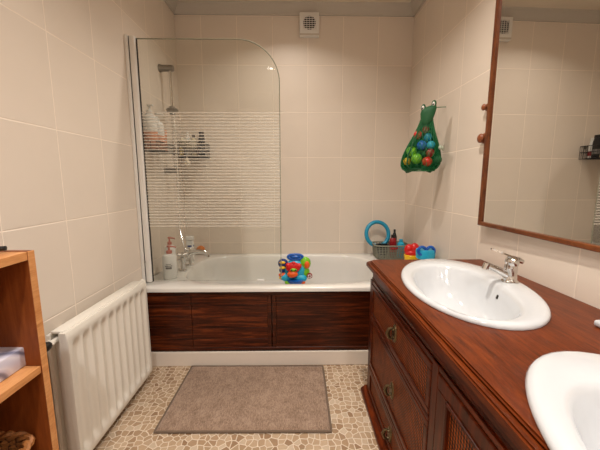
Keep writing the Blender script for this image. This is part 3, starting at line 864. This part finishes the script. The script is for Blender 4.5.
bm = BM(); sphere(bm, tp_(294, 266, -.035), .048, (1.1, .45, .85)); sphere(bm, tp_(289.5, 264, -.03), .02); sphere(bm, tp_(299.5, 264.5, -.03), .02); sphere(bm, tp_(294.5, 261.5, -.04), .014); obj('face', bm, m_red, toy, smooth=True)
bm = BM(); sphere(bm, tp_(293.5, 272.3, -.05), .034, (1.15, .6, .75)); obj('muzzle', bm, m_orange, toy, smooth=True)
bm = BM(); sphere(bm, tp_(294.5, 267.5, -.06), .017, (1.4, .5, .7)); obj('nose_patch', bm, m_lime, toy, smooth=True)
bm = BM()
for x in (292.6, 296.2): sphere(bm, tp_(x, 267.4, -.069), .0055)
obj('eyes', bm, m_black, toy, smooth=True)
bm = BM(); sphere(bm, tp_(305.5, 263, .0), .045, (.9, .5, 1.1)); sphere(bm, tp_(306, 272, .0), .036, (.8, .5, 1.1)); obj('ear', bm, m_lime, toy, smooth=True)
bm = BM(); sphere(bm, tp_(290.5, 282, -.02), .03, (1.2, .7, .7)); obj('foot', bm, m_lime, toy, smooth=True)
for nm, p_, r_, q_ in (('ear_patch', (307, 264, -.02), .022, (.9, .5, 1.3)), ('foot', (302, 282, -.015), .026, (1.1, .7, .7)), ('arm', (284, 274.5, -.01), .025, (1.2, .6, .7))):
    bm = BM(); sphere(bm, tp_(*p_), r_, q_); obj(nm, bm, m_orange, toy, smooth=True)
bm = BM(); sphere(bm, tp_(284.5, 263, .0), .036, (1.05, .6, 1.0)); sphere(bm, tp_(283.5, 270, .0), .022); obj('ear', bm, m_navy, toy, smooth=True)
for p_, r_, q_ in (((284, 266.8, -.018), .016, (1.4, .6, .7)), ((283.5, 277.5, -.01), .02, (1.2, .6, .6)), ((284, 261.5, -.02), .017, (1.3, .5, .6))):
    bm = BM(); sphere(bm, tp_(*p_), r_, q_); obj('yellow_patch', bm, m_yel, toy, smooth=True)
wx = tp_(309.5, 275, -.02)
bm = BM(); lathe(bm, [(.001, -.012), (.018, -.011), (.021, -.006), (.021, .006), (.018, .011), (.001, .012)], wx, 20, axis='y'); w = obj('spinner', bm, m_darkred, toy, smooth=True)
bm = BM()
for k in range(5):
    a = 2*PI*k/5; lathe(bm, [(.001, -.015), (.005, -.0145), (.005, -.012)], (wx[0]+.011*math.cos(a), wx[1], wx[2]+.011*math.sin(a)), 8, axis='y')
obj('spinner_dots', bm, m_pvc, w, smooth=True)

# ------------------------------------------------------------------ corner basket and bath things
ZB = .5145
bk = thing('storage_basket', 'grey green perforated plastic basket on the right end of the tub', 'basket', (0.795, 2.50, ZB))
def taper(a, b, z, n=80): return [Vector((*sup(a, b, 6, 2*PI*i/n), z)) for i in range(n)]
bm = BM()
ring_strip(bm, [taper(.118, .075, 0), taper(.122, .08, .004), taper(.118, .076, .008)], True, True, True)
for z in [.014+.0135*i for i in range(7)]:
    k = z/.115; tube(bm, taper(.122+.018*k, .08+.012*k, z), .0032, 5, 0, True)
for i in range(0, 80, 2):
    a = taper(.122, .08, .004)[i]; b = taper(.140, .092, .115)[i]; tube(bm, [a, b], .0038, 5)
obj('mesh_wall', bm, m_greyw, bk, smooth=True)
bm = BM(); tube(bm, taper(.142, .094, .116), .0065, 8, 0, True); obj('rim', bm, m_greyw, bk, smooth=True)
bm = BM(); tube(bm, [(-.03, -.1, .105), (-.02, -.104, .098), (.02, -.104, .098), (.03, -.1, .105)], .006, 8); obj('handle', bm, m_darkred, bk, smooth=True)
bi = .5235
# ring leaning on the back wall
bm = BM(); R0 = .098
pts = [(R0*math.cos(a)*.98, .0, R0*math.sin(a)*1.04) for a in [2*PI*i/48 for i in range(48)]]
tube(bm, pts, .0165, 12, 0, True)
o = obj('swim_ring', bm, m_teal, None, (.700, 2.56, .706), True); o.rotation_euler = (-.22, 0, .05)
tag(o, 'teal plastic ring standing upright in the corner basket against the wall', 'ring')
bm = BM(); lathe(bm, [(.001, 0), (.035, 0), (.045, .03), (.05, .075), (.047, .075), (.042, .03), (.033, .006), (.001, .006)], n=24)
for a in range(24):
    c, s = math.cos(2*PI*a/24), math.sin(2*PI*a/24); sphere(bm, (.049*c, .049*s, .077), .006, u=8, v=6)
o = obj('bath_scrubber', bm, m_black, None, (0.722, 2.475, bi+.028), True); tag(o, 'round black scrubber in the left of the corner basket', 'scrubber')
bottle('body_wash', (0.808, 2.475, bi), 'dark red body wash bottle with black top in the corner basket', [(.026, 0), (.029, .006), (.029, .13), (.025, .155), (.016, .165)], m_darkred, m_black, sx=1, sy=.7, band=(.05, .1, .0294, m_red))
bottle('shower_gel', (0.838, 2.535, bi), 'black bottle with pointed cap behind the dark red bottle', [(.018, 0), (.02, .006), (.02, .16), (.012, .19), (.008, .2)], m_black, m_black)
bottle('shower_gel', (0.873, 2.47, bi), 'turquoise shower gel bottle at the right of the corner basket', [(.028, 0), (.031, .006), (.033, .08), (.028, .12), (.014, .13)], m_sky, m_sky, sy=.7, band=(.05, .085, .0335, m_teal))
bottle('lotion_bottle', (0.898, 2.512, bi), 'small dark green bottle in the right corner of the basket', P_(.016, .085), plain('dark_green', C(20, 60, 50), .35), m_black)

# red and yellow toy, blue bucket
rt = thing('toy_cup', 'red and yellow plastic toy cup beside the corner basket', 'toy', (.876, 2.245, ZB))
bm = BM(); lathe(bm, [(.001, 0), (.038, 0), (.044, .01), (.052, .085), (.05, .088), (.001, .088)], n=28); obj('cup', bm, m_yel, rt, smooth=True)
bm = BM(); sphere(bm, (-.018, 0, .125), .036, (1, .8, 1.2)); sphere(bm, (.018, -.01, .135), .036, (1, .8, 1.2)); sphere(bm, (0, 0, .1), .047, (1.05, .9, .7)); obj('lid', bm, m_red, rt, smooth=True)
bt = thing('toy_bucket', 'blue toy tub with two round lobes nearest the frog net bag', 'toy', (.885, 2.02, ZB))
bm = BM(); lathe(bm, [(.001, 0), (.042, 0), (.046, .01), (.05, .12), (.048, .125), (.001, .125)], n=28); obj('tub', bm, m_label, bt, smooth=True)
bm = BM()
lathe(bm, [(.052, .115), (.058, .12), (.062, .17), (.058, .18), (.001, .182)], n=28, sx=1.05, sy=.9)
obj('lid', bm, m_sky, bt, smooth=True)
bm = BM()
for sx_ in (-1, 1):
    c = (sx_*.028-.01, -.044, .185)
    tube(bm, [(c[0]+.026*math.cos(a), c[1]+.012, c[2]-.01+.026*math.sin(a)) for a in [2*PI*i/20 for i in range(20)]], .010, 8, 0, True)
obj('lobes', bm, m_blue, bt, smooth=True)
bm = BM(); lathe(bm, [(.0515, .05), (.0515, .1)], n=28, cap=False); obj('band', bm, plain('aqua_band', C(110, 160, 170), .4), bt, smooth=True)

# ------------------------------------------------------------------ frog net bag
FB = Vector((.822, 2.006, 1.219)); FR = -.66; FS = .92
frog = thing('toy_net_bag', 'green frog-headed net bag of coloured balls hanging on the right wall', 'bag', FB, FR)
frog.scale = (FS, FS, FS*.96)
prof = [(0, .09), (.02, .128), (.055, .148), (.10, .146), (.15, .130), (.20, .108), (.25, .084), (.30, .062), (.345, .046), (.375, .04)]
def pr(z):
    for (a, ra), (b, rb) in zip(prof, prof[1:]):
        if a <= z <= b: return ra+(rb-ra)*(z-a)/(b-a)
    return prof[-1][1]
def lean(z): return -.02+.032*z/.37
def netp(t, z):
    r = pr(z); sg = -.012*math.cos(2*t)*(1-z/.4)
    return (r*.9*math.cos(t)+lean(z)*1.2, r*.52*math.sin(t), z+sg)
bm = BM(); NS = 22
for s in (-1, 1):
    for k in range(NS):
        t0 = 2*PI*k/NS
        tube(bm, [netp(t0+s*1.5*z/.375, z) for z in [.375*i/16 for i in range(17)]], .0014, 4)
obj('net', bm, m_net, frog)
bm = BM()
tube(bm, [netp(2*PI*i/40, .375) for i in range(40)], .006, 6, 0, True); tube(bm, [netp(2*PI*i/40, 0) for i in range(40)], .007, 6, 0, True)
for t0 in (.15, 2.95, 4.2): tube(bm, [tuple(c*1.01 if q < 2 else c for q, c in enumerate(netp(t0, z))) for z in [.375*i/14 for i in range(15)]], .0055, 6)
obj('net_binding', bm, m_green, frog, smooth=True)
m_film, nt_, N_n, L_n, b_n = newmat('fine_green_mesh')
b_n.inputs['Base Color'].default_value = (*C(10, 130, 66), 1); b_n.inputs['Roughness'].default_value = .5
tr_ = N_n.new('ShaderNodeBsdfTransparent'); mx_ = N_n.new('ShaderNodeMixShader')
chk = N_n.new('ShaderNodeTexNoise'); chk.inputs['Scale'].default_value = 18
tc_ = N_n.new('ShaderNodeTexCoord'); L_n.new(tc_.outputs['Object'], chk.inputs['Vector'])
mr_ = N_n.new('ShaderNodeMapRange'); mr_.inputs[1].default_value = .35; mr_.inputs[2].default_value = .65; mr_.inputs[3].default_value = .0; mr_.inputs[4].default_value = .16
L_n.new(chk.outputs['Fac'], mr_.inputs[0]); L_n.new(mr_.outputs[0], mx_.inputs[0])
L_n.new(tr_.outputs[0], mx_.inputs[1]); L_n.new(b_n.outputs[0], mx_.inputs[2]); L_n.new(mx_.outputs[0], N_n['Material Output'].inputs[0])
bm = BM(); ring_strip(bm, [[Vector(netp(2*PI*i/36, z)) for i in range(36)] for z in [.375*j/18 for j in range(19)]], True)
obj('mesh_cloth', bm, m_film, frog, smooth=True)
bm = BM(); ring_strip(bm, [[Vector(netp(PI*i/18, z))*.985 for i in range(19)] for z in [.374*j/18 for j in range(19)]], False)
obj('back_cloth', bm, m_net, frog, smooth=True)
bm = BM(); lathe(bm, [(.001, -.006), (.085, -.006), (.09, .0), (.001, 0)], n=24, sy=.52); obj('net_base', bm, m_net, frog, smooth=True)
HM = Matrix.Translation((.022, 0, .372)) @ Matrix.Scale(.74, 4) @ Matrix.Translation((-.02, 0, -.40))
bm = BM()   # foam head
hz = .43
def hs(x, z): return z+(x-.02)*.25
def headring(z, w, d): return [Vector((.02+(z-.42)*.1+w*math.cos(2*PI*i/24), d*math.sin(2*PI*i/24)-.01, hs(.02+w*math.cos(2*PI*i/24), z))) for i in range(24)]
ring_strip(bm, [headring(z, w, d) for z, w, d in ((.322, .012, .02), (.328, .032, .032), (.345, .046, .038), (.38, .056, .04), (.42, .064, .04), (.455, .070, .038), (.48, .066, .032), (.496, .045, .02), (.50, .02, .01))], True, True, True)
for s in (-1, 1): sphere(bm, (.024+s*.046, -.012, hs(.02+s*.046, .505)), .024, (.9, .8, 1.4))
bmesh.ops.transform(bm, matrix=HM, verts=bm.verts)
obj('frog_head', bm, m_green, frog, smooth=True, angle=60)
for s in (-1, 1):
    bm = BM(); sphere(bm, (.024+s*.046, -.027, hs(.02+s*.046, .502)), .014, (.9, .5, 1.4)); bmesh.ops.transform(bm, matrix=HM, verts=bm.verts)
    e_ = obj('eye', bm, m_pvc, frog, smooth=True)
    bm = BM(); sphere(bm, (.022+s*.046, -.033, hs(.02+s*.046, .496)), .0065, (1, .6, 1.3)); bmesh.ops.transform(bm, matrix=HM, verts=bm.verts)
    obj('pupil', bm, m_black, e_, smooth=True)
bm = BM(); tube(bm, [(.02, .01, .42), (.06, .075, .45), (.105, .118, .455)], .003, 6)
lathe(bm, [(.001, 0), (.004, .0), (.004, .003), (.001, .003)], (.02, .01, .42), 8)
obj('cord', bm, m_net, frog)
bm = BM(); sphere(bm, (.118, -.02, .155), .016, (.8, .8, 1)); lathe(bm, [(.001, -.006), (.012, -.006), (.02, .004), (.001, .006)], (.133, -.01, .15), 14, axis='x'); obj('suction_cup', bm, plain('clear_sucker', C(180, 190, 170), .2), frog, smooth=True)
cT, sT = math.cos(FR), math.sin(FR)
def ball(lx, ly, lz, r, m, label):
    r *= 1.12*FS; lx *= FS; ly *= FS; lz *= FS*.96
    bm = BM(); sphere(bm, (0, 0, 0), r, u=20, v=14)
    w = (FB.x+cT*lx-sT*ly, FB.y+sT*lx+cT*ly, FB.z+lz)
    o = obj('toy_ball', bm, m, None, w, True, 180); tag(o, label, 'ball', 'coloured balls in the frog net bag')
k = .0075
for px, py, ly, r, m, lab in (
    (419.5, 138, -.005, .026, m_red, 'upper left red ball in the frog net bag'),
    (426, 133.5, .0, .021, m_darkred, 'small dark red ball highest in the frog net bag'),
    (428, 141, .01, .026, m_teal, 'teal ball near the top of the frog net bag'),
    (424, 148.5, -.02, .03, m_blue, 'blue ball in the middle of the frog net bag'),
    (431.5, 148.5, -.005, .025, m_sky, 'pale blue ball right of the blue ball in the frog net bag'),
    (414.5, 153.5, -.01, .031, m_lime, 'lime green ball at the left of the frog net bag'),
    (420.0, 161.0, -.022, .033, m_lime, 'lime green ball in the lower middle of the frog net bag'),
    (410.5, 163, -.0, .024, m_yel, 'yellow ball in the lower left of the frog net bag'),
    (431.5, 156, -.012, .026, m_darkred, 'dark red ball above the lowest red one in the frog net bag'),
    (429.5, 164, -.018, .030, m_red, 'bright red ball at the bottom right of the frog net bag'),
    (424.5, 154.5, .03, .028, m_green, 'green ball behind the others in the frog net bag'),
    (437.5, 162.5, .01, .026, m_green, 'green ball at the lower right edge of the frog net bag')):
    ball((px-425)*k+.004, ly, (172.5-py)*k-.002, r, m, lab)

# ------------------------------------------------------------------ lights
def downlight(x, y, label, power, size=.07, spread=134, col=(1, .92, .83)):
    t = thing('ceiling_downlight', label, 'light', (x, y, ZC), 0, 'round ceiling downlights')
    bm = BM(); lathe(bm, [(.036, -.001), (.05, -.001), (.05, -.006), (.040, -.008), (.036, -.004)], n=28, cap=False); obj('bezel', bm, m_chrome, t, smooth=True)
    bm = BM(); lathe(bm, [(.001, -.003), (.036, -.003), (.036, -.0015), (.001, -.0015)], n=24); obj('lens', bm, m_lamp, t)
    l = bpy.data.lights.new('downlight_lamp', 'AREA'); l.shape = 'DISK'; l.size = size; l.energy = power; l.color = col; l.spread = math.radians(spread)
    lo = bpy.data.objects.new('downlight_lamp', l); COL.objects.link(lo); lo.parent = t; lo.location = (0, 0, -.012)
    return t
downlight(-.30, -.26, 'round ceiling downlight above the viewpoint', 16.5, col=(1, .985, .975))
downlight(.30, 1.05, 'round ceiling downlight over the middle of the room', 16)
downlight(-.05, 2.05, 'round ceiling downlight over the bathtub', 6.5)
downlight(.48, -.80, 'added fill light shaped as a round downlight behind the viewpoint', 13, col=(1, .985, .975))  # unseen fill lamp, added to brighten the room from behind the camera
w = bpy.data.worlds.new('World'); SC.world = w; w.use_nodes = True
w.node_tree.nodes['Background'].inputs[0].default_value = (1, .9, .78, 1); w.node_tree.nodes['Background'].inputs[1].default_value = .3

# ------------------------------------------------------------------ camera
cam = bpy.data.cameras.new('camera'); cam.sensor_width = 36; cam.lens = 306.4/600*36; cam.clip_start = .02
co = bpy.data.objects.new('camera', cam); COL.objects.link(co); co.location = (0, 0, 1.15)
co.rotation_euler = (PI/2-.142, 0, -.016)
SC.camera = co
SC.view_settings.view_transform = 'Standard'
SC.view_settings.look = 'None'
SC.view_settings.exposure = 0
